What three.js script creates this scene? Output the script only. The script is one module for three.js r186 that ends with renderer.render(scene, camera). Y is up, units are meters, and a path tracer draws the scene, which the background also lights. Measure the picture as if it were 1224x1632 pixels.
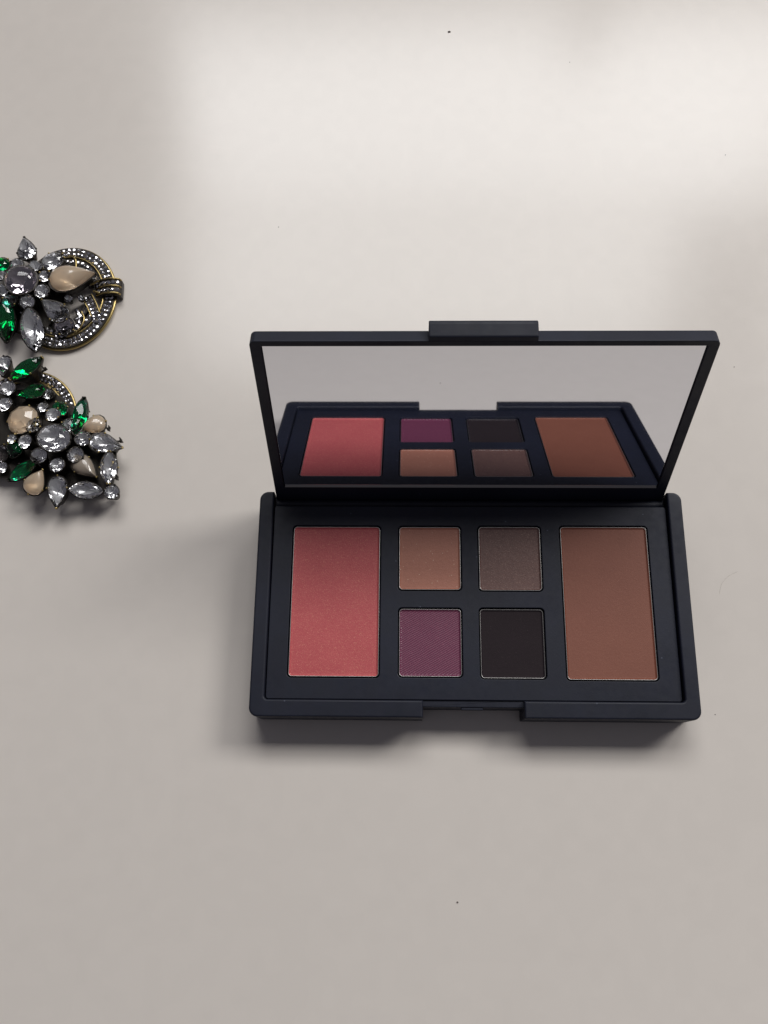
import * as THREE from 'three';
import { RectAreaLightUniformsLib } from 'three/addons/lights/RectAreaLightUniformsLib.js';
import { RoundedBoxGeometry } from 'three/addons/geometries/RoundedBoxGeometry.js';
import { mergeGeometries } from 'three/addons/utils/BufferGeometryUtils.js';

// ---------------------------------------------------------------- camera, room light, window light, exposure
const mm = 0.001;
const R = THREE.MathUtils.degToRad;
const scene = new THREE.Scene();
const renderer = new THREE.WebGLRenderer({ antialias: true });
renderer.toneMapping = THREE.LinearToneMapping;
renderer.toneMappingExposure = 1;
renderer.shadowMap.enabled = true;
RectAreaLightUniformsLib.init();

const camera = new THREE.PerspectiveCamera(61.02, 768 / 1024, 0.01, 30);
{
  const pitch = R(72.84), yaw = R(-4.63), roll = R(-4.245);
  const fwd = new THREE.Vector3(Math.sin(yaw) * Math.cos(pitch), -Math.sin(pitch), -Math.cos(yaw) * Math.cos(pitch));
  const right = new THREE.Vector3(Math.cos(yaw), 0, Math.sin(yaw));
  const up = new THREE.Vector3().crossVectors(right, fwd);
  const r = right.clone().multiplyScalar(Math.cos(roll)).addScaledVector(up, Math.sin(roll));
  const u = up.clone().multiplyScalar(Math.cos(roll)).addScaledVector(right, -Math.sin(roll));
  camera.matrix.makeBasis(r, u, fwd.clone().negate());
  camera.quaternion.setFromRotationMatrix(camera.matrix);
  camera.position.set(-20.03 * mm, 268.9 * mm, 51.15 * mm);
}
scene.background = new THREE.Color().setRGB(0.082, 0.08, 0.092);          // dim walls of the room, out of view

// two roof windows in the sloping ceiling beyond the far edge of the table: one with a lower and an upper pane, one further right
const SLOPE = { origin: new THREE.Vector3(0, 2.756, -3.15), up: new THREE.Vector3(0, 0.574, 0.819), normal: new THREE.Vector3(0, -0.819, 0.574) };
const WINDOWS = [
  { label: 'white framed two-pane roof window in the sloping ceiling, behind the table', panes: [
    { x0: -1.03, x1: 1.80, s0: 0.0, s1: 0.76, glow: 7.2, color: [1.0, 1.0, 0.995] },
    { x0: -1.09, x1: 1.25, s0: 0.82, s1: 1.53, glow: 5.2, color: [1.0, 0.99, 0.97] }] },
  { near: 0.45, label: 'white framed single-pane roof window beside the two-pane one', panes: [
    { x0: 2.15, x1: 4.20, s0: 0.2, s1: 1.53, glow: 15.0, color: [1.0, 0.985, 0.955] }] },
];
const PANES = WINDOWS.flatMap((w) => w.panes.map((p) => ({ ...p, k: w.near ?? 1 })));     // k: how near this ceiling slope lies
function onSlope(x, s, out) { return SLOPE.origin.clone().addScaledVector(SLOPE.up, s).addScaledVector(SLOPE.normal, out).setX(x); }
function turnToSlope(o, inward) {     // local y runs up the slope; local +z points into the room (meshes) or -z does (lights)
  const n = SLOPE.normal.clone().multiplyScalar(inward ? 1 : -1), y = SLOPE.up.clone(), x = new THREE.Vector3().crossVectors(y, n);
  o.quaternion.setFromRotationMatrix(new THREE.Matrix4().makeBasis(x, y, n));
}
for (const p of PANES) {
  const l = new THREE.RectAreaLight(new THREE.Color().setRGB(...p.color), p.glow, (p.x1 - p.x0) * p.k, (p.s1 - p.s0) * p.k);
  l.position.copy(onSlope((p.x0 + p.x1) / 2, (p.s0 + p.s1) / 2, 0.012).multiplyScalar(p.k));
  turnToSlope(l, false);
  l.name = 'window_light';
  scene.add(l);
}

// ---------------------------------------------------------------- helpers
let seed = 20240611;
const rnd = () => { seed = (seed * 1664525 + 1013904223) >>> 0; return seed / 4294967296; };
const names = {};
function numbered(n) { const k = names[n] = (names[n] ?? -1) + 1; return k ? `${n}_${String(k).padStart(3, '0')}` : n; }
const lin = (r, g, b) => new THREE.Color().setRGB(r, g, b);
function mesh(name, geo, mat, parent) {
  const m = new THREE.Mesh(geo, mat); m.name = name; m.castShadow = m.receiveShadow = true; parent.add(m); return m;
}
function thing(name, label, category, group) {
  const o = new THREE.Group(); o.name = numbered(name); o.userData = { label, category }; if (group) o.userData.group = group; scene.add(o); return o;
}
const plain = (g) => { const n = g.index ? g.toNonIndexed() : g; for (const k of Object.keys(n.attributes)) if (!['position', 'normal', 'uv'].includes(k)) n.deleteAttribute(k); return n; };
const merge = (list) => mergeGeometries(list.map(plain));
function box(w, h, d, x, y, z, r = 0.3) { const g = new RoundedBoxGeometry(w * mm, h * mm, d * mm, 2, Math.min(r, w / 2.01, h / 2.01, d / 2.01) * mm); g.translate(x * mm, y * mm, z * mm); return g; }
function rrect(s, x0, x1, y0, y1, r, clockwise = false) {
  const rr = Array.isArray(r) ? r : [r, r, r, r];                  // bottom-left, bottom-right, top-right, top-left
  s.moveTo((x0 + rr[0]) * mm, y0 * mm);
  s.lineTo((x1 - rr[1]) * mm, y0 * mm); s.absarc((x1 - rr[1]) * mm, (y0 + rr[1]) * mm, rr[1] * mm, -Math.PI / 2, 0);
  s.lineTo(x1 * mm, (y1 - rr[2]) * mm); s.absarc((x1 - rr[2]) * mm, (y1 - rr[2]) * mm, rr[2] * mm, 0, Math.PI / 2);
  s.lineTo((x0 + rr[3]) * mm, y1 * mm); s.absarc((x0 + rr[3]) * mm, (y1 - rr[3]) * mm, rr[3] * mm, Math.PI / 2, Math.PI);
  s.lineTo(x0 * mm, (y0 + rr[0]) * mm); s.absarc((x0 + rr[0]) * mm, (y0 + rr[0]) * mm, rr[0] * mm, Math.PI, 1.5 * Math.PI);
  return s;
}
// extrude a plan drawn in (x, -z) from y0 to y1 (mm), outline kept, edges rounded by b
function plan(shape, y0, y1, b = 0.3, seg = 3) {
  const g = new THREE.ExtrudeGeometry(shape, { depth: (y1 - y0 - 2 * b) * mm, bevelEnabled: b > 0, bevelThickness: b * mm, bevelSize: b * mm, bevelOffset: -b * mm, bevelSegments: seg, curveSegments: 10 });
  g.rotateX(-Math.PI / 2); g.translate(0, (y0 + b) * mm, 0); return g;
}
// noise pictures -----------------------------------------------------------
function hash(x, y, k) { let h = (x * 374761393 + y * 668265263 + k * 2147483647) | 0; h = Math.imul(h ^ (h >>> 13), 1274126177); return ((h ^ (h >>> 16)) >>> 0) / 4294967296; }
function vnoise(x, y, period, k) {
  const xi = Math.floor(x), yi = Math.floor(y), fx = x - xi, fy = y - yi, u = fx * fx * (3 - 2 * fx), v = fy * fy * (3 - 2 * fy), p = (a) => ((a % period) + period) % period;
  const a = hash(p(xi), p(yi), k), b = hash(p(xi + 1), p(yi), k), c = hash(p(xi), p(yi + 1), k), d = hash(p(xi + 1), p(yi + 1), k);
  return a + (b - a) * u + (c - a) * v + (a - b - c + d) * u * v;
}
function texture(n, f, srgb = false, repeat) {
  const data = new Uint8Array(n * n * 4);
  for (let j = 0; j < n; j++) for (let i = 0; i < n; i++) { const c = f(i / n, j / n, i, j), o = (j * n + i) * 4; for (let k = 0; k < 3; k++) data[o + k] = Math.max(0, Math.min(255, Math.round((c[k] ?? c) * 255))); data[o + 3] = 255; }
  const t = new THREE.DataTexture(data, n, n); t.wrapS = t.wrapT = THREE.RepeatWrapping; t.magFilter = THREE.LinearFilter; t.minFilter = THREE.LinearMipmapLinearFilter; t.generateMipmaps = true;
  if (srgb) t.colorSpace = THREE.SRGBColorSpace; if (repeat) t.repeat.set(repeat, repeat); t.needsUpdate = true; return t;
}
// uv in metres from the plan position
function planUV(g) { const p = g.attributes.position, uv = new Float32Array(p.count * 2); for (let i = 0; i < p.count; i++) { uv[2 * i] = p.getX(i); uv[2 * i + 1] = -p.getZ(i); } g.setAttribute('uv', new THREE.BufferAttribute(uv, 2)); return g; }

// ---------------------------------------------------------------- the table
{
  const rough = texture(512, (u, v) => { const a = vnoise(u * 5, v * 5, 5, 1), b = vnoise(u * 64, v * 64, 64, 2), c = vnoise(u * 256, v * 256, 256, 3); return 0.86 + 0.08 * (a - 0.5) + 0.06 * (b - 0.5) + 0.1 * (c - 0.5); }, false, 1 / 0.31);
  const tone = texture(512, (u, v) => { const a = vnoise(u * 4, v * 4, 4, 5), b = vnoise(u * 90, v * 90, 90, 6), k = 0.985 + 0.012 * (a - 0.5) + 0.01 * (b - 0.5); return [k, k, k]; }, true, 1 / 0.37);
  const fine = texture(512, (u, v) => 0.5 + 0.5 * (vnoise(u * 40, v * 40, 40, 7) - 0.5) + 0.3 * (vnoise(u * 160, v * 160, 160, 8) - 0.5), false, 1 / 0.12);
  const g = planUV(new RoundedBoxGeometry(1.5, 0.028, 1.15, 3, 0.002)); g.translate(0, -0.014, -0.05);
  const m = new THREE.MeshPhysicalMaterial({ color: lin(0.785, 0.728, 0.675), roughness: 0.2, roughnessMap: rough, map: tone, bumpMap: fine, bumpScale: 0.000004, ior: 1.5 });
  const t = mesh('table', g, m, scene); t.userData = { kind: 'structure', label: 'satin white laminate table top under the makeup palette and brooches', category: 'table' };
}

// ---------------------------------------------------------------- the roof window whose light falls on the table and whose shine lies on it
for (const win of WINDOWS) {
  const w = thing('roof_window', win.label, 'window'); w.scale.setScalar(win.near ?? 1);
  const white = new THREE.MeshStandardMaterial({ color: lin(0.72, 0.7, 0.67), roughness: 0.5 });
  const bar = (x0, x1, s0, s1) => { const m = mesh('window_frame', new RoundedBoxGeometry(x1 - x0, s1 - s0, 0.05, 2, 0.006), white, w); m.position.copy(onSlope((x0 + x1) / 2, (s0 + s1) / 2, -0.012)); turnToSlope(m, true); };
  win.panes.forEach((p, k) => {
    const glow = new THREE.MeshStandardMaterial({ color: lin(0.5, 0.5, 0.5), roughness: 0.2, emissive: lin(...p.color), emissiveIntensity: 0.4 });
    const m = mesh('window_pane', new THREE.BoxGeometry(p.x1 - p.x0, p.s1 - p.s0, 0.006), glow, w);
    m.position.copy(onSlope((p.x0 + p.x1) / 2, (p.s0 + p.s1) / 2, -0.004)); turnToSlope(m, true);
    bar(p.x0 - 0.045, p.x0, p.s0, p.s1); bar(p.x1, p.x1 + 0.045, p.s0, p.s1);
    if (!k) bar(p.x0 - 0.045, p.x1 + 0.045, p.s0 - 0.045, p.s0);
    const next = win.panes[k + 1];
    if (next) { const d = mesh('window_handle', new RoundedBoxGeometry(0.2, 0.17, 0.04, 3, 0.02), new THREE.MeshStandardMaterial({ color: lin(0.2, 0.2, 0.2), roughness: 0.4 }), w); d.position.copy(onSlope(0.76, 0.085, 0.04)); turnToSlope(d, true); }
    bar(p.x0 - 0.045, p.x1 + 0.045, p.s1, next ? next.s0 : p.s1 + 0.045);
  });
}

// ---------------------------------------------------------------- the palette
const rubberGrain = texture(256, (u, v) => 0.5 + 0.6 * (vnoise(u * 128, v * 128, 128, 11) - 0.5) + 0.4 * (vnoise(u * 37, v * 37, 37, 12) - 0.5), false, 1 / 0.03);
const rubberSmudge = texture(256, (u, v) => 0.85 + 0.25 * (vnoise(u * 6, v * 6, 6, 13) - 0.5) + 0.15 * (vnoise(u * 60, v * 60, 60, 14) - 0.5), false, 1 / 0.07);
const rubberTone = texture(512, (u, v, i, j) => {     // navy rubber with faint handling marks and a few specks of lint
  const a = vnoise(u * 5, v * 5, 5, 15), b = vnoise(u * 30, v * 30, 30, 16), k = 1 + 0.16 * (a - 0.5) + 0.1 * (b - 0.5), speck = hash(i >> 1, j >> 1, 17) < 0.0005 ? 0.22 : 0;
  return [0.092 * k + speck, 0.106 * k + speck, 0.166 * k + speck];
}, true, 1 / 0.09);
const rubber = new THREE.MeshPhysicalMaterial({ color: lin(1, 1, 1), map: rubberTone, specularIntensity: 0.8, roughness: 0.62, roughnessMap: rubberSmudge, bumpMap: rubberGrain, bumpScale: 0.00001 });
const tin = new THREE.MeshStandardMaterial({ color: lin(0.34, 0.33, 0.32), metalness: 1, roughness: 0.35 });
{
  const pal = thing('makeup_palette', 'open dark navy makeup palette with mirror lid and six powder pans', 'palette');
  // base: two side rims and a front rim with a notch, open at the back for the lid
  const XO = 65, XI = 60.7, ZB = -34.2, ZF = 34.2, ZT = 29.2, NX = 14.6, NZ = 31.0, RC = 2.6;
  const half = (k) => {                 // one side rim with its half of the front rim
    const s = new THREE.Shape(), P = (x, z) => s.lineTo(k * x * mm, -z * mm);
    const bend = (cx, cz, r, a0, a1) => { for (let q = 0; q <= 8; q++) { const a = R(a0 + (a1 - a0) * q / 8); P(cx + r * Math.cos(a), cz - r * Math.sin(a)); } };
    s.moveTo(k * XI * mm, -ZB * mm);
    bend(XI - 1, ZT - 1, 1, 0, -90); P(NX, ZT); P(NX, ZF); bend(XO - RC, ZF - RC, RC, -90, 0); bend(XO - RC, ZB + RC, RC, 0, 90); P(XI, ZB);
    return plan(s, 0.3, 13, 0.55, 4);
  };
  mesh('base', planUV(merge([half(-1), half(1), plan(rrect(new THREE.Shape(), -NX - 0.6, NX + 0.6, -31.0, -ZT + 0.6, 0.2), 0.4, 10.9, 0.25)])), rubber, pal);
  mesh('base_floor', planUV(plan(rrect(new THREE.Shape(), -XI - 0.5, XI + 0.5, -ZT - 0.3, -ZB - 0.4, 0.5), 0.5, 8.6, 0.3)), rubber, pal);
  mesh('latch', box(6.4, 1.4, 1.0, -0.3, 9.9, 31.3, 0.3), rubber, pal);
  // tray plate with six wells
  const pans = [
    { x0: -54.2, x1: -27.6, z0: -23.3, z1: 22.5, mat: 'blush', name: 'blush_pan', label: 'large coral pink blush pan' },
    { x0: -21.7, x1: -3.0, z0: -23.3, z1: -3.6, mat: 'champagne', name: 'eyeshadow_pan', label: 'square tan eyeshadow pan with fine sparkle' },
    { x0: 2.6, x1: 21.4, z0: -23.4, z1: -3.5, mat: 'taupe', name: 'eyeshadow_pan', label: 'square shimmering taupe brown eyeshadow pan' },
    { x0: -21.6, x1: -3.1, z0: 2.2, z1: 22.3, mat: 'plum', name: 'eyeshadow_pan', label: 'square plum purple eyeshadow pan pressed with twill pattern' },
    { x0: 2.5, x1: 21.4, z0: 2.1, z1: 22.6, mat: 'black', name: 'eyeshadow_pan', label: 'square matte brownish black eyeshadow pan' },
    { x0: 27.6, x1: 53.9, z0: -23.5, z1: 22.9, mat: 'bronze', name: 'bronzer_pan', label: 'large matte tan bronzer pan' },
  ];
  const tray = rrect(new THREE.Shape(), -XI + 0.25, XI - 0.45, -ZT + 0.25, 29.9, 0.8);
  for (const p of pans) tray.holes.push(rrect(new THREE.Path(), p.x0 - 0.35, p.x1 + 0.35, -p.z1 - 0.35, -p.z0 + 0.35, 1.3));
  mesh('tray', planUV(plan(tray, 9.9, 11.5, 0.16, 2)), rubber, pal);
  // powders
  const grain = (k, n) => (u, v) => 0.5 + 0.55 * (vnoise(u * n, v * n, n, k) - 0.5) + 0.35 * (vnoise(u * n / 4, v * n / 4, n / 4, k + 1) - 0.5);
  const powderBump = texture(256, grain(21, 128), false, 1 / 0.02);
  const fleck = (base, lo, spark, share, k, big = 1) => texture(512, (u, v, i, j) => {
    const n = 0.5 * vnoise(u * 170, v * 170, 170, k) + 0.25 * vnoise(u * 20, v * 90, 20, k + 1) + 0.25 * vnoise(u * 5, v * 5, 5, k + 4), h = hash(i >> big, j >> big, k + 2);
    const c = base.map((b, q) => b + (lo[q] - b) * (1 - n)); return h < share ? c.map((x, q) => x + (spark[q] - x) * (0.35 + 0.65 * hash(i >> big, j >> big, k + 3))) : c;
  }, true, 1 / 0.026);
  const S = (h) => [(h >> 16 & 255) / 255, (h >> 8 & 255) / 255, (h & 255) / 255];
  const powders = {
    blush: new THREE.MeshPhysicalMaterial({ map: fleck(S(0xcd6566), S(0xba5358), S(0xf0b090), 0.05, 31), roughness: 0.42, bumpMap: powderBump, bumpScale: 0.000035, specularIntensity: 0.9 }),
    champagne: new THREE.MeshPhysicalMaterial({ map: fleck(S(0xc0826e), S(0xaa705e), S(0xffecd0), 0.0035, 41, 2), roughness: 0.45, bumpMap: powderBump, bumpScale: 0.00004 }),
    taupe: new THREE.MeshPhysicalMaterial({ map: fleck(S(0x765650), S(0x604642), S(0xb89a8c), 0.05, 51), roughness: 0.45, bumpMap: powderBump, bumpScale: 0.00004 }),
    black: new THREE.MeshPhysicalMaterial({ map: fleck(S(0x2c2327), S(0x251d21), S(0x5a4a48), 0.002, 61), specularIntensity: 0.5, roughness: 0.8, bumpMap: powderBump, bumpScale: 0.00003 }),
    bronze: new THREE.MeshPhysicalMaterial({ map: fleck(S(0x8a5443), S(0x7f4b3b), S(0x9c7058), 0.01, 71), roughness: 0.6, bumpMap: powderBump, bumpScale: 0.00003 }),
  };
  const twill = (u, v) => { const d = v * 28 - u * 16 + 0.5 * vnoise(u * 7, v * 7, 7, 84), t = Math.sin(d * 2 * Math.PI), w = Math.sin((u * 46 - v * 12) * 2 * Math.PI); return 0.5 + 0.4 * t + 0.16 * w + 0.2 * (vnoise(u * 100, v * 100, 100, 81) - 0.5); };
  powders.plum = new THREE.MeshPhysicalMaterial({ map: texture(512, (u, v, i, j) => { const t = twill(u, v), h = hash(i >> 1, j >> 1, 82), c = [0.395 + 0.08 * t, 0.182 + 0.05 * t, 0.285 + 0.055 * t]; return h < 0.05 ? c.map((x, q) => x + [0.3, 0.16, 0.16][q] * hash(i >> 1, j >> 1, 83)) : c; }, true, 1 / 0.0186), roughness: 0.46, bumpMap: texture(512, (u, v) => twill(u, v), false, 1 / 0.0186), bumpScale: 0.00006 });
  function powderGeo(p, top, edge) {          // flat cake whose edge climbs the wall of the pan a little
    const ringAt = (d, y) => {
      const r = Math.max(0.35, 1.05 - d), out = [];
      [[p.x1 - d - r, p.z1 - d - r, 0], [p.x1 - d - r, p.z0 + d + r, 90], [p.x0 + d + r, p.z0 + d + r, 180], [p.x0 + d + r, p.z1 - d - r, 270]].forEach(([cx, cz, a0]) => { for (let q = 0; q <= 6; q++) { const a = R(a0 - 90 + 15 * q); out.push([(cx + r * Math.cos(a)) * mm, y * mm, (cz - r * Math.sin(a)) * mm]); } });
      return out;
    };
    const lv = edge ? [ringAt(0.2, top - 0.3), ringAt(0.2, top), ringAt(0.3, top - 0.03), ringAt(0.42, top - 0.15), ringAt(0.54, top - 0.28), ringAt(0.68, top - 0.35)] : [ringAt(0.68, top - 0.35), ringAt(0.9, top - 0.37), ringAt(1.2, top - 0.37)], v = [], idx = [];
    for (const l of lv) for (const q of l) v.push(...q);
    const n = lv[0].length; for (let k = 0; k + 1 < lv.length; k++) for (let i = 0; i < n; i++) { const a = k * n + i, b = k * n + (i + 1) % n; idx.push(a, b, b + n, a, b + n, a + n); }
    const c = v.length / 3; if (!edge) v.push((p.x0 + p.x1) / 2 * mm, (top - 0.37) * mm, (p.z0 + p.z1) / 2 * mm);
    const e = (lv.length - 1) * n; if (!edge) for (let i = 0; i < n; i++) idx.push(e + i, e + (i + 1) % n, c);
    const g = new THREE.BufferGeometry(); g.setAttribute('position', new THREE.Float32BufferAttribute(v, 3)); g.setIndex(idx); g.computeVertexNormals(); return g;
  }
  for (const p of pans) {
    const o = new THREE.Group(); o.name = p.name; o.userData.label = p.label; pal.add(o);
    const deep = p.mat === 'black' ? 0.45 : p.mat === 'plum' ? 0.25 : 0;
    const ring = rrect(new THREE.Shape(), p.x0, p.x1, -p.z1, -p.z0, 1.1);
    ring.holes.push(rrect(new THREE.Path(), p.x0 + 0.24, p.x1 - 0.24, -p.z1 + 0.24, -p.z0 - 0.24, 0.9));
    mesh('pan_rim', plan(ring, 8.7, 11.32 - deep, 0.08, 2), tin, o);
    mesh('powder', planUV(powderGeo(p, 11.3 - deep, false)), powders[p.mat], o);
    const shiny = powders[p.mat].clone(); shiny.roughness = 0.24; shiny.specularIntensity = 1;      // the edge of the cake is pressed smooth against the pan
    mesh('powder_edge', planUV(powderGeo(p, 11.3 - deep, true)), shiny, o);
  }
  // hinge barrel
  const hb = new THREE.CylinderGeometry(1.5 * mm, 1.5 * mm, 120 * mm, 20); hb.rotateZ(Math.PI / 2); hb.translate(0, 8.6 * mm, -31.3 * mm);
  mesh('hinge', hb, rubber, pal);
  // lid: drawn in its own plane (x, t) with the mirror side at local z = 0, facing +z, turned back about the hinge
  const lid = new THREE.Group(); lid.name = 'lid'; lid.userData.label = 'raised navy lid with rectangular mirror'; pal.add(lid);
  lid.position.set(0, 13 * mm, -34.5 * mm); lid.rotation.x = -R(21.25);
  const flat = (shape, z0, z1, b) => { const g = new THREE.ExtrudeGeometry(shape, { depth: (z1 - z0 - 2 * b) * mm, bevelEnabled: b > 0, bevelThickness: b * mm, bevelSize: b * mm, bevelOffset: -b * mm, bevelSegments: 3, curveSegments: 10 }); g.translate(0, 0, (z0 + b) * mm); return g; };
  const LX = 60.4, LT = 60.0, LB = -4.9, MX = 57.4, MT = 58.2, MB = 1.7;
  const frame = rrect(new THREE.Shape(), -LX, LX, LB, LT, [0.4, 0.4, 1.6, 1.6]);
  frame.holes.push(rrect(new THREE.Path(), -MX, MX, MB, MT, 0.15));
  mesh('lid_frame', flat(frame, -4.1, 0, 0.22), rubber, lid);
  mesh('lid_shell', flat(rrect(new THREE.Shape(), -MX - 0.4, MX + 0.4, MB - 0.4, MT + 0.4, 0.2), -4.0, -1.38, 0.1), rubber, lid);
  const mirror = new THREE.MeshStandardMaterial({ color: lin(0.92, 0.93, 0.98), metalness: 1, roughness: 0.03 });
  mesh('mirror', box(2 * MX - 0.3, MT - MB - 0.3, 0.9, 0, (MT + MB) / 2, -0.92, 0.1), mirror, lid);
  const edge = box(2 * MX - 0.6, 0.9, 0.25, 0, 0, 0, 0.1); edge.rotateX(R(-50)); edge.translate(0, (MB + 0.25) * mm, -0.3 * mm);
  mesh('mirror_edge', edge, tin, lid);
  const tab = new THREE.Shape();      // side profile of the opening tab: (depth behind the mirror face, height up the lid)
  const q = (a, b) => [a * mm, b * mm];
  tab.moveTo(...q(0.06, LT - 1)); tab.lineTo(...q(0.06, LT + 1.1)); tab.quadraticCurveTo(...q(0.1, LT + 1.4), ...q(0.5, LT + 1.6)); tab.lineTo(...q(3.2, LT + 2.9)); tab.quadraticCurveTo(...q(4.6, LT + 3.4), ...q(4.7, LT + 2.4)); tab.lineTo(...q(4.7, LT - 2)); tab.lineTo(...q(4.15, LT - 2)); tab.lineTo(...q(4.15, LT - 1));
  const tg = new THREE.ExtrudeGeometry(tab, { depth: 27.3 * mm, bevelEnabled: true, bevelThickness: 0.35 * mm, bevelSize: 0.3 * mm, bevelOffset: -0.3 * mm, bevelSegments: 3, curveSegments: 8 });
  tg.rotateY(Math.PI / 2); tg.translate(-13.65 * mm, 0, 0);
  mesh('opening_tab', tg, rubber, lid);
}
// ---------------------------------------------------------------- stones of the two brooches: [colour, cut, x, y, z, length, width, turn] in mm and degrees
const glass = (color, ior, att, dist) => { const m = new THREE.MeshPhysicalMaterial({ color, roughness: 0.0, transmission: 1, ior, thickness: 0.004 }); if (att) { m.attenuationColor = att; m.attenuationDistance = dist; } return m; };
const M = {
  clear: glass(lin(0.96, 0.96, 0.98), 1.57),
  smoke: glass(lin(0.92, 0.9, 0.93), 1.57, lin(0.6, 0.57, 0.6), 0.009),
  green: glass(lin(0.75, 1, 0.9), 1.57, lin(0.01, 0.5, 0.24), 0.0045),
  cream: new THREE.MeshPhysicalMaterial({ color: lin(0.98, 0.8, 0.6), roughness: 0.3, clearcoat: 1, clearcoatRoughness: 0.04, transmission: 0.6, ior: 1.5, thickness: 0.004 }),
  smokecream: new THREE.MeshPhysicalMaterial({ color: lin(0.5, 0.42, 0.34), roughness: 0.35, clearcoat: 1, clearcoatRoughness: 0.04, transmission: 0.4, ior: 1.5, thickness: 0.004 }),
  foil: new THREE.MeshStandardMaterial({ color: lin(0.97, 0.97, 0.96), metalness: 0.5, roughness: 0.2 }),
  greenFoil: new THREE.MeshStandardMaterial({ color: lin(0.75, 0.97, 0.87), metalness: 1, roughness: 0.12 }),
  dark: new THREE.MeshStandardMaterial({ color: lin(0.05, 0.045, 0.04), metalness: 0.9, roughness: 0.42, bumpMap: texture(128, (u, v) => 0.5 + 0.7 * (vnoise(u * 32, v * 32, 32, 91) - 0.5), false, 1 / 0.006), bumpScale: 0.00006 }),
  brass: new THREE.MeshStandardMaterial({ color: lin(0.46, 0.35, 0.15), metalness: 1, roughness: 0.3 }),
  pave: new THREE.MeshStandardMaterial({ color: lin(0.8, 0.79, 0.82), metalness: 1, roughness: 0.12 }),
};
function outline(cut, n) {          // unit outline, long axis x from -1 to 1, tip at +1
  const pts = [];
  for (let i = 0; i < n; i++) {
    const a = (i / n) * 2 * Math.PI, c = Math.cos(a), s = Math.sin(a);
    if (cut === 'pear') pts.push([c, s * Math.pow(Math.abs(Math.sin(a / 2)), 1.1) * 1.28]);
    else if (cut === 'marquise') pts.push([c, s * Math.pow(Math.abs(s), 0.45)]);
    else pts.push([c, s]);
  }
  return pts;
}
function rings(levels, close) {      // levels: arrays of [x, y, z] (same count); flat facets
  const v = [], tri = (a, b, c) => v.push(...a, ...b, ...c);
  for (let k = 0; k + 1 < levels.length; k++) {
    const A = levels[k].p, B = levels[k + 1].p, n = A.length, shift = levels[k + 1].half ? 1 : 0;
    for (let i = 0; i < n; i++) {
      const j = (i + 1) % n;
      if (B.length === 1) { tri(A[i], A[j], B[0]); continue; }
      if (A.length === 1) continue;
      if (shift) { tri(A[i], A[j], B[i]); tri(A[j], B[j], B[i]); } else { tri(A[i], A[j], B[j]); tri(A[i], B[j], B[i]); }
    }
  }
  const g = new THREE.BufferGeometry(); g.setAttribute('position', new THREE.Float32BufferAttribute(v.map((x) => x * mm), 3)); g.setAttribute('uv', new THREE.Float32BufferAttribute(new Float32Array(v.length / 3 * 2), 2)); g.computeVertexNormals(); return g;
}
const mid = (pts) => pts.map((p, i) => { const q = pts[(i + 1) % pts.length]; return [(p[0] + q[0]) / 2, (p[1] + q[1]) / 2]; });
function level(pts, L, W, k, y, half) { return { half, p: pts.map(([a, b]) => [a * L / 2 * k, y, -b * W / 2 * k]) }; }
function flip(g) { const p = g.attributes.position; for (let i = 0; i < p.count; i += 3) { const x = p.getX(i + 1), y = p.getY(i + 1), z = p.getZ(i + 1); p.setXYZ(i + 1, p.getX(i + 2), p.getY(i + 2), p.getZ(i + 2)); p.setXYZ(i + 2, x, y, z); } g.computeVertexNormals(); return g; }
function facetedStone(cut, L, W) {
  const n = cut === 'round' ? 10 : 12, o = outline(cut, n), m = mid(o), cr = 0.3 * Math.min(L, W);
  return rings([
    level(o, L, W, 1, -0.05), level(o, L, W, 1, 0.08), level(m, L, W, 0.84, cr * 0.62, true), level(mid(m), L, W, 0.6, cr, true), { p: [[0, cr * 1.02, 0]] },
  ]);
}
function pavilion(cut, L, W, k = 1, drop = 0) {
  const n = cut === 'round' ? 10 : 12, o = outline(cut, n), m = mid(o), pv = 0.33 * Math.min(L, W) * k;
  return flip(rings([level(o, L, W, k, -0.05 - drop), level(m, L, W, 0.56 * k, -pv * 0.46 - drop, true), { p: [[0, -pv - drop, 0]] }]));
}
function dome(cut, L, W, n, r, hi) {
  const o = outline(cut, n), lv = [];
  for (let k = 0; k < r; k++) { const a = (k / r) * Math.PI / 2; lv.push(level(o, L, W, Math.cos(a), Math.sin(a) * hi)); }
  lv.push({ p: [[0, hi, 0]] });
  return rings(lv);
}
function smooth(g) { g.deleteAttribute('normal'); g.deleteAttribute('uv'); const p = g.attributes.position, map = new Map(), acc = [], id = []; for (let i = 0; i < p.count; i++) { const k = [p.getX(i), p.getY(i), p.getZ(i)].map((x) => Math.round(x * 1e7)).join(); if (!map.has(k)) { map.set(k, acc.length); acc.push(new THREE.Vector3()); } id.push(map.get(k)); }
  const a = new THREE.Vector3(), b = new THREE.Vector3(), c = new THREE.Vector3();
  for (let i = 0; i < p.count; i += 3) { a.fromBufferAttribute(p, i); b.fromBufferAttribute(p, i + 1).sub(a); c.fromBufferAttribute(p, i + 2).sub(a); b.cross(c); for (let k = 0; k < 3; k++) acc[id[i + k]].add(b); }
  const n = new Float32Array(p.count * 3); for (let i = 0; i < p.count; i++) { a.copy(acc[id[i]]).normalize(); n.set([a.x, a.y, a.z], i * 3); } g.setAttribute('normal', new THREE.BufferAttribute(n, 3)); g.setAttribute('uv', new THREE.BufferAttribute(new Float32Array(p.count * 2), 2)); return g; }
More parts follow.
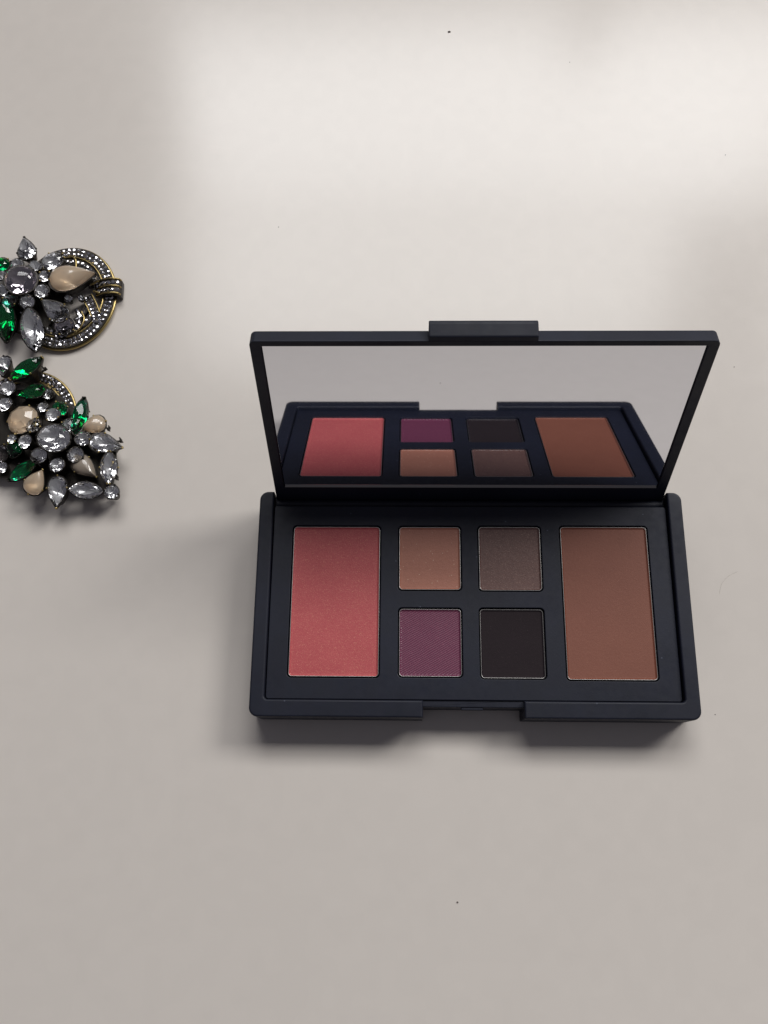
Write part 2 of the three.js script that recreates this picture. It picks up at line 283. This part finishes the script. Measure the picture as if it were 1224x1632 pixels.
function setting(cut, L, W, drop) {   // dark metal cup round the stone, down to the backing
  const n = 16, o = outline(cut, n), d = 0.46 * Math.min(L, W) + 0.25;
  return rings([level(o, L, W, 1.0, 0.12), level(o, L, W, 1.09, 0.1), level(o, L, W, 1.07, -0.5), level(o, L, W, 0.72, -Math.max(d, 1)), level(o, L, W, 0.55, -Math.max(drop, d + 0.3))]);
}
function prongSet(cut, L, W) {
  const o = outline(cut, 24), at = cut === 'round' ? [3, 9, 15, 21] : cut === 'pear' ? [1, 7, 12, 17, 23] : [1, 6, 11, 13, 18, 23];
  return merge(at.map((i) => { const g = new THREE.SphereGeometry(0.36 * mm, 7, 5); g.scale(1, 1.3, 1); g.translate(o[i][0] * L / 2 * 1.05 * mm, 0.2 * mm, -o[i][1] * W / 2 * 1.05 * mm); return g; }));
}
const STONE_NAMES = { clear: 'crystal', smoke: 'smoky_crystal', green: 'green_crystal', cream: 'cream_cabochon', smokecream: 'cream_cabochon' };
function addStones(rows, parent, tiltOut, cx, cz) {
  for (const [col, cut, x, y, z, L, W, turn] of rows) {
    const o = new THREE.Group(); o.name = STONE_NAMES[col]; parent.add(o);
    o.position.set(x * mm, y * mm, z * mm);
    const dx = x - cx, dz = z - cz, d = Math.hypot(dx, dz) || 1, tilt = tiltOut * Math.min(1, d / 14) + R((rnd() - 0.5) * 22);
    o.quaternion.setFromAxisAngle(new THREE.Vector3(dz / d, 0, -dx / d), tilt).multiply(new THREE.Quaternion().setFromAxisAngle(new THREE.Vector3(0, 1, 0), R(turn + (cut === 'round' ? rnd() * 36 : 0))));
    const c = cut === 'faceted' ? 'oval' : cut, cab = col.includes('cream');
    if (cab) {
      const g = cut === 'faceted' ? dome(c, L, W, 9, 3, 0.33 * W) : smooth(dome(c, L, W, 32, 8, 0.34 * W));
      mesh('stone', merge([g, pavilion(c, L, W)]), M[col], o);
      mesh('foil_backing', pavilion(c, L, W, 1.04, 0.07), M.foil, o);
    } else {
      mesh('stone', merge([col === 'smoke' && L > 8 ? smooth(dome(c, L, W, 10, 5, 0.3 * W)) : facetedStone(c, L, W), pavilion(c, L, W)]), M[col], o);
      mesh('foil_backing', pavilion(c, L, W, 1.04, 0.07), col === 'green' ? M.greenFoil : M.foil, o);
    }
    mesh('setting', setting(c, L, W, y - 2.2), M.dark, o);
    mesh('prong_set', prongSet(c, L, W), rnd() < 0.55 ? M.brass : M.dark, o);
  }
}
const tube = (pts, r, seg = 24) => new THREE.TubeGeometry(new THREE.CatmullRomCurve3(pts.map(([x, y, z]) => new THREE.Vector3(x * mm, y * mm, z * mm))), seg, r * mm, 7);
function ellipseArc(cx, cz, rx, rz, y, a0, a1, n = 40) { const p = []; for (let i = 0; i <= n; i++) { const a = R(a0 + (a1 - a0) * i / n); p.push([cx + rx * Math.cos(a), y, cz - rz * Math.sin(a)]); } return p; }
function ribbon(pts, w, h) {          // flat metal band of width w along pts
  const v = [], idx = [];
  pts.forEach(([x, y, z], i) => { const a = pts[Math.max(0, i - 1)], b = pts[Math.min(pts.length - 1, i + 1)], dx = b[0] - a[0], dz = b[2] - a[2], d = Math.hypot(dx, dz), nx = -dz / d * w / 2, nz = dx / d * w / 2; v.push(x - nx, y, z - nz, x + nx, y, z + nz, x + nx, y - h, z + nz, x - nx, y - h, z - nz); });
  for (let i = 0; i + 1 < pts.length; i++) for (let k = 0; k < 4; k++) { const a = i * 4 + k, b = i * 4 + (k + 1) % 4; idx.push(a, b, a + 4, b, b + 4, a + 4); }
  const e = (pts.length - 1) * 4; idx.push(0, 3, 2, 0, 2, 1, e, e + 1, e + 2, e, e + 2, e + 3);
  const g = new THREE.BufferGeometry(); g.setAttribute('position', new THREE.Float32BufferAttribute(v.map((t) => t * mm), 3)); g.setIndex(idx); const f = g.toNonIndexed(); f.setAttribute('uv', new THREE.Float32BufferAttribute(f.attributes.position.array.reduce((a, t, i) => (i % 3 !== 1 && a.push(t), a), []), 2)); f.computeVertexNormals(); return f;
}
function paveStone(x, y, z, d) { const g = rings([level(outline('round', 7), d, d, 1, 0), level(mid(outline('round', 7)), d, d, 0.62, d * 0.24, true), { p: [[0, d * 0.26, 0]] }]); g.rotateY(rnd() * 6); g.rotateX((rnd() - 0.5) * 0.5); g.rotateZ((rnd() - 0.5) * 0.5); g.translate(x * mm, y * mm, z * mm); return g; }
function paveAlong(pts, d, gap, side = 0) {   // small stones set along a line
  const c = new THREE.CatmullRomCurve3(pts.map((p) => new THREE.Vector3(...p))), len = c.getLength(), n = Math.max(2, Math.round(len / (d + gap)));
  const list = []; for (let i = 0; i < n; i++) { const p = c.getPointAt((i + 0.5) / n), t = c.getTangentAt((i + 0.5) / n); list.push(paveStone(p.x - t.z * side, p.y, p.z + t.x * side, d * (0.92 + rnd() * 0.16))); } return list;
}
function paveBand(parent, pts, w, h) {
  mesh('band', ribbon(pts, w, h), M.dark, parent);
  const up = pts.map(([x, y, z]) => [x, y + 0.05, z]), rows = w > 2.6 ? [-0.8, 0.8] : [0];
  const g = mesh('pave_stones', merge(rows.flatMap((s) => paveAlong(up, w > 2.6 ? 1.6 : w * 0.8, 0.1, s))), M.pave, parent); g.userData.kind = 'stuff';
}
const UPPER_STONES = [
  ['clear', 'pear', -153.1, 7.5, -125.7, 9.6, 6.6, 107],
  ['clear', 'oval', -143.6, 6.5, -121.2, 8.3, 6.4, 29],
  ['cream', 'pear', -135.3, 7.5, -113.9, 15.6, 10.1, 15],
  ['smoke', 'round', -152.1, 10.0, -111.5, 10.9, 10.9, 0],
  ['clear', 'round', -144.7, 8.5, -113.9, 4.4, 4.4, 0],
  ['clear', 'round', -145.0, 8.5, -108.0, 5.2, 5.2, 0],
  ['clear', 'round', -149.5, 8.5, -103.9, 5.0, 5.0, 0],
  ['clear', 'round', -155.8, 8.5, -104.1, 4.8, 4.8, 0],
  ['clear', 'round', -158.8, 8.5, -108.3, 4.8, 4.8, 0],
  ['clear', 'round', -159.4, 8.5, -114.2, 3.7, 3.7, 0],
  ['clear', 'round', -155.0, 8.5, -118.7, 4.6, 4.6, 0],
  ['clear', 'round', -148.5, 8.5, -117.9, 4.6, 4.6, 0],
  ['green', 'oval', -161.3, 6.5, -119.8, 5.4, 5.8, 34],
  ['clear', 'marquise', -147.1, 7.0, -94.2, 15.2, 7.8, -78],
  ['clear', 'pear', -140.5, 7.0, -101.8, 11.0, 7.1, 142],
  ['smoke', 'round', -137.2, 5.0, -96.7, 6.5, 6.5, 0],
  ['green', 'marquise', -157.2, 6.0, -98.4, 15.5, 6.6, -87],
  ['clear', 'round', -136.9, 5.0, -107.2, 2.9, 2.9, 0],
  ['clear', 'round', -132.7, 4.5, -107.7, 2.2, 2.2, 0],
  ['cream', 'pear', -170.5, 7.0, -111.5, 13.1, 9.7, -171],
  ['clear', 'marquise', -166.2, 6.5, -99.6, 13.1, 7.5, -106],
  ['clear', 'pear', -168.8, 6.5, -126.4, 11.1, 7.1, 132],
];
const LOWER_STONES = [
  ['clear', 'pear', -155.1, 7.0, -80.2, 8.5, 5.6, -79],
  ['green', 'marquise', -146.7, 8.0, -78.9, 12.6, 6.5, 43],
  ['green', 'pear', -144.3, 7.0, -70.7, 9.2, 5.7, -167],
  ['clear', 'round', -152.0, 8.0, -71.7, 5.3, 5.3, 0],
  ['clear', 'round', -152.0, 8.0, -65.8, 5.2, 5.2, 0],
  ['cream', 'faceted', -145.5, 7.5, -60.5, 11.0, 10.4, -13],
  ['clear', 'round', -139.4, 5.0, -71.0, 4.2, 4.2, 0],
  ['clear', 'round', -140.3, 6.0, -65.8, 3.8, 3.8, 0],
  ['green', 'marquise', -126.3, 9.0, -61.2, 14.2, 5.1, 87],
  ['cream', 'pear', -122.0, 8.0, -58.4, 8.5, 6.4, -159],
  ['clear', 'round', -135.0, 9.5, -61.6, 5.0, 5.0, 0],
  ['clear', 'round', -129.0, 10.0, -57.6, 4.9, 4.9, 0],
  ['clear', 'round', -140.5, 10.0, -57.6, 5.1, 5.1, 0],
  ['clear', 'oval', -132.6, 12.0, -52.4, 10.9, 9.2, -18],
  ['clear', 'round', -142.9, 9.5, -52.1, 4.9, 4.9, 0],
  ['clear', 'round', -137.8, 9.5, -47.3, 5.3, 5.3, 0],
  ['clear', 'round', -131.5, 9.5, -44.1, 4.9, 4.9, 0],
  ['clear', 'round', -126.0, 9.5, -47.6, 5.1, 5.1, 0],
  ['clear', 'round', -124.2, 9.5, -53.2, 4.9, 4.9, 0],
  ['clear', 'pear', -116.7, 8.5, -51.8, 10.4, 6.8, -11],
  ['clear', 'marquise', -115.2, 8.0, -43.8, 10.5, 5.5, -87],
  ['clear', 'round', -113.8, 7.0, -35.9, 4.7, 4.7, 0],
  ['clear', 'marquise', -122.0, 7.5, -36.3, 10.6, 5.5, -2],
  ['clear', 'pear', -131.0, 8.0, -35.4, 10.3, 6.5, -88],
  ['cream', 'pear', -138.5, 7.5, -39.1, 8.8, 7.1, 61],
  ['smokecream', 'pear', -123.3, 7.0, -44.2, 10.2, 6.6, -39],
  ['green', 'marquise', -143.5, 7.0, -43.1, 12.1, 4.7, 28],
  ['green', 'pear', -147.7, 6.5, -50.8, 6.1, 5.4, 131],
  ['green', 'oval', -134.1, 7.0, -64.7, 5.1, 6.3, 32],
  ['clear', 'round', -148.0, 8.0, -53.6, 3.5, 3.5, 0],
  ['clear', 'round', -151.0, 5.5, -44.7, 3.7, 3.7, 0],
  ['smoke', 'round', -152.3, 5.0, -49.5, 6.2, 6.2, 0],
  ['cream', 'pear', -163.0, 7.0, -62.0, 10.9, 9.2, 171],
];
{
  const b = thing('brooch', 'jewelled brooch with oval crystal ring, large cream teardrop stone and buckle', 'brooch', 'jewelled brooches on the table');
  const cx = -139, cz = -109.4, out = ellipseArc(cx, cz, 15.2, 18.0, 2.4, -250, 110, 90);
  paveBand(b, out, 3.7, 1.6);
  mesh('outer_rim', tube(ellipseArc(cx, cz, 17.1, 19.9, 1.3, -250, 110, 90), 0.55, 140), M.brass, b);
  mesh('inner_rim', tube(ellipseArc(cx, cz, 13.2, 15.9, 2.5, -250, 110, 90), 0.3, 140), M.brass, b);
  const s = new THREE.Shape(); s.absellipse(-151 * mm, 109 * mm, 11.5 * mm, 14 * mm, 0, 2 * Math.PI); mesh('backing', planUV(plan(s, 1.0, 2.3, 0.2, 2)), M.dark, b);
  paveBand(b, ellipseArc(cx, cz, 11.4, 14.0, 2.6, 12, 100, 28), 2.2, 1.3);
  paveBand(b, ellipseArc(cx, cz, 11.4, 14.2, 2.6, -120, -22, 30), 2.2, 1.3);
  paveBand(b, ellipseArc(cx, cz, 9.0, 11.6, 2.7, 20, 60, 16), 1.8, 1.3);
  paveBand(b, ellipseArc(cx, cz, 8.6, 10.8, 2.7, -62, -20, 16), 1.9, 1.3);
  paveBand(b, [[-131.4, 2.9, -109.4], [-130.2, 2.9, -107], [-128.8, 2.9, -104.2], [-127.4, 2.8, -101.4], [-126.9, 2.7, -99]], 3.0, 1.4);
  paveBand(b, [[-134.6, 2.9, -104.4], [-133.3, 2.9, -101.8], [-133.2, 2.9, -98.6], [-134.8, 2.9, -96], [-137.6, 2.9, -94.2], [-141, 2.8, -93.4]], 1.9, 1.4);
  mesh('scroll_wire', tube([[-132.5, 3.2, -103.1], [-131.3, 3.3, -100.7], [-131.7, 3.3, -98], [-133.2, 3.2, -95.6], [-136.4, 3.1, -93.6]], 0.28), M.brass, b);
  mesh('scroll_wire', tube([[-138.9, 3.6, -125.3], [-136.8, 3.8, -123.6], [-136.2, 3.7, -120.6]], 0.3), M.brass, b);
  mesh('scroll_wire', tube([[-132.9, 3.2, -108.2], [-130.9, 3.3, -105.2], [-128.9, 3.2, -101.2]], 0.24), M.brass, b);
  mesh('scroll_wire', tube([[-129.8, 3.2, -110.1], [-127.6, 3.3, -106.2], [-126.2, 3.2, -103]], 0.24), M.brass, b);
  mesh('scroll_wire', tube([[-130.6, 3.6, -113.3], [-127.7, 3.7, -115]], 0.42), M.brass, b);
  mesh('scroll_wire', tube([[-129.1, 3.6, -111], [-126.7, 3.7, -110]], 0.42), M.brass, b);
  // buckle: a bent strap across the ring with two rows of stones between brass bars
  const k = new THREE.Group(); k.name = 'buckle'; k.position.set(-124.2 * mm, 0, -112.4 * mm); k.rotation.y = R(2); b.add(k);
  const sp = new THREE.Shape(); for (const [i, [x, y]] of [[-4.2, 2.6], [-1.5, 4.0], [1.6, 4.4], [3.9, 3.9], [4.5, 2.2], [4.5, 0.5], [3.8, 0.5], [3.7, 2.0], [3.2, 3.1], [1.4, 3.5], [-1.4, 3.1], [-4.2, 1.8]].entries()) i ? sp.lineTo(x * mm, y * mm) : sp.moveTo(x * mm, y * mm);
  const strap = new THREE.ExtrudeGeometry(sp, { depth: 6.0 * mm, bevelEnabled: true, bevelThickness: 0.2 * mm, bevelSize: 0.15 * mm, bevelSegments: 2 }); strap.translate(0, 0, -3 * mm);
  mesh('strap', strap, M.dark, k);
  for (const z of [-2.9, -0.1, 2.7]) mesh('bar', tube([[-4.0, 2.9, z], [-1.5, 4.3, z], [1.6, 4.7, z], [3.9, 4.2, z], [4.5, 3.1, z]], 0.3), M.brass, k);
  const rows = []; for (const z of [-1.5, 1.3]) for (const [x, y] of [[-3.0, 3.45], [-1.3, 4.25], [0.4, 4.5], [2.1, 4.6], [3.6, 4.2]]) rows.push(paveStone(x, y, z, 1.6));
  mesh('pave_stones', merge(rows), M.pave, k).userData.kind = 'stuff';
  addStones(UPPER_STONES, b, R(9), -152, -111.5);
}
{
  const b = thing('brooch', 'jewelled brooch with bright oval crystal flower and green leaf stones', 'brooch', 'jewelled brooches on the table');
  const cx = -147.6, cz = -62.1;
  paveBand(b, ellipseArc(cx, cz, 15.6, 16.8, 2.4, -250, 110, 90), 3.2, 1.6);
  mesh('outer_rim', tube(ellipseArc(cx, cz, 17.3, 18.6, 1.6, -250, 110, 90), 0.5, 140), M.brass, b);
  mesh('inner_rim', tube(ellipseArc(cx, cz, 13.8, 14.9, 2.6, -250, 110, 90), 0.3, 140), M.brass, b);
  mesh('scroll_wire', tube([[-143.2, 3.2, -76.0], [-138.2, 3.3, -72.6], [-134.4, 3.2, -66.2]], 0.3), M.brass, b);
  mesh('scroll_wire', tube([[-137.6, 3.3, -72.4], [-137.0, 3.5, -70.4], [-137.8, 3.3, -68.5]], 0.26), M.brass, b);
  paveBand(b, [[-141.6, 3.0, -73.6], [-139.2, 3.1, -71.4], [-138.4, 3.0, -68.8]], 2.2, 1.4);
  const s = new THREE.Shape();     // leaf-shaped backing under the flower
  [[-166, 72], [-140, 74], [-130, 66], [-122, 60], [-115, 53], [-114.5, 44], [-115, 38], [-122, 37.5], [-131, 37], [-139, 39.5], [-148, 42], [-166, 42], [-170, 52], [-170, 66]].forEach(([x, y], i) => i ? s.lineTo(x * mm, y * mm) : s.moveTo(x * mm, y * mm));
  mesh('backing', planUV(plan(s, 2.7, 3.9, 0.2, 2)), M.dark, b);
  for (const [x, z] of [[-120, -44], [-136, -42], [-128, -58], [-150, -46]]) { const g = new THREE.CylinderGeometry(1.2 * mm, 1.5 * mm, 2.8 * mm, 10); g.translate(x * mm, 1.4 * mm, z * mm); mesh('foot', g, M.dark, b); }
  for (const [x, z, t] of [[-140.9, -79.2, 40], [-124.8, -64.0, 20], [-117.0, -57.6, -30], [-112.6, -53.4, 0], [-112.6, -40.6, -20]]) { const g = merge([box(0.9, 1.2, 1.3, 0, 0, 0, 0.4), box(0.45, 1.9, 0.45, 0.55, 0.4, 0.35, 0.2), box(0.45, 1.9, 0.45, -0.1, 0.4, -0.65, 0.2), box(1.6, 0.6, 0.6, -0.8, -0.4, 0, 0.2)]); g.rotateY(R(t)); g.translate(x * mm, 7 * mm, z * mm); mesh('claw', g, M.dark, b); }
  addStones(LOWER_STONES, b, R(10), -132.6, -52.4);
}

// ---------------------------------------------------------------- crumbs and a hair on the bare table
const crumbMat = new THREE.MeshStandardMaterial({ color: lin(0.12, 0.1, 0.09), roughness: 0.9 });
for (const [x, z, d, label] of [
  [-3.3, -227.3, 0.75, 'tiny dark crumb in the bright window shine at the far end of the table'],
  [-4.7, 84.3, 0.42, 'tiny dark crumb on the bare table in front of the palette notch'],
  [-65.9, -139.2, 0.32, 'tiny dark crumb on the table between the ring brooch and the window shine'],
  [97.2, -169.1, 0.32, 'tiny dark crumb on the table behind the lid corner farthest from the brooches'],
  [91.2, -83.3, 0.26, 'tiny pale brown speck on the table beside the raised lid'],
  [73.2, 31.6, 0.26, 'tiny pale brown speck beside the front corner of the palette'],
  [42.6, -212.1, 0.26, 'faint tiny speck in the window shine near the larger crumb'],
]) {
  const g = new THREE.IcosahedronGeometry(d / 2 * mm, 1), p = g.attributes.position;
  for (let i = 0; i < p.count; i++) { const k = 0.7 + 0.6 * hash(Math.round(p.getX(i) * 1e6), Math.round(p.getY(i) * 1e6 + p.getZ(i) * 3e6), 5); p.setXYZ(i, p.getX(i) * k * 1.3, p.getY(i) * k * 0.6, p.getZ(i) * k); }
  g.computeVertexNormals();
  const o = mesh(numbered('crumb'), g, crumbMat, scene); o.position.set(x * mm, d * 0.2 * mm, z * mm); o.userData = { label, category: 'crumb', group: 'crumbs on the table' };
}
{
  const g = tube([[78.2, 0.06, -5.2], [79.2, 0.06, -8.3], [81.5, 0.07, -10.8], [84.6, 0.06, -12.4]], 0.015, 30);
  mesh('hair', g, new THREE.MeshStandardMaterial({ color: lin(0.2, 0.16, 0.12), roughness: 0.6 }), scene).userData = { label: 'short fine hair curled on the table beside the palette side rim', category: 'hair' };
}

renderer.render(scene, camera);
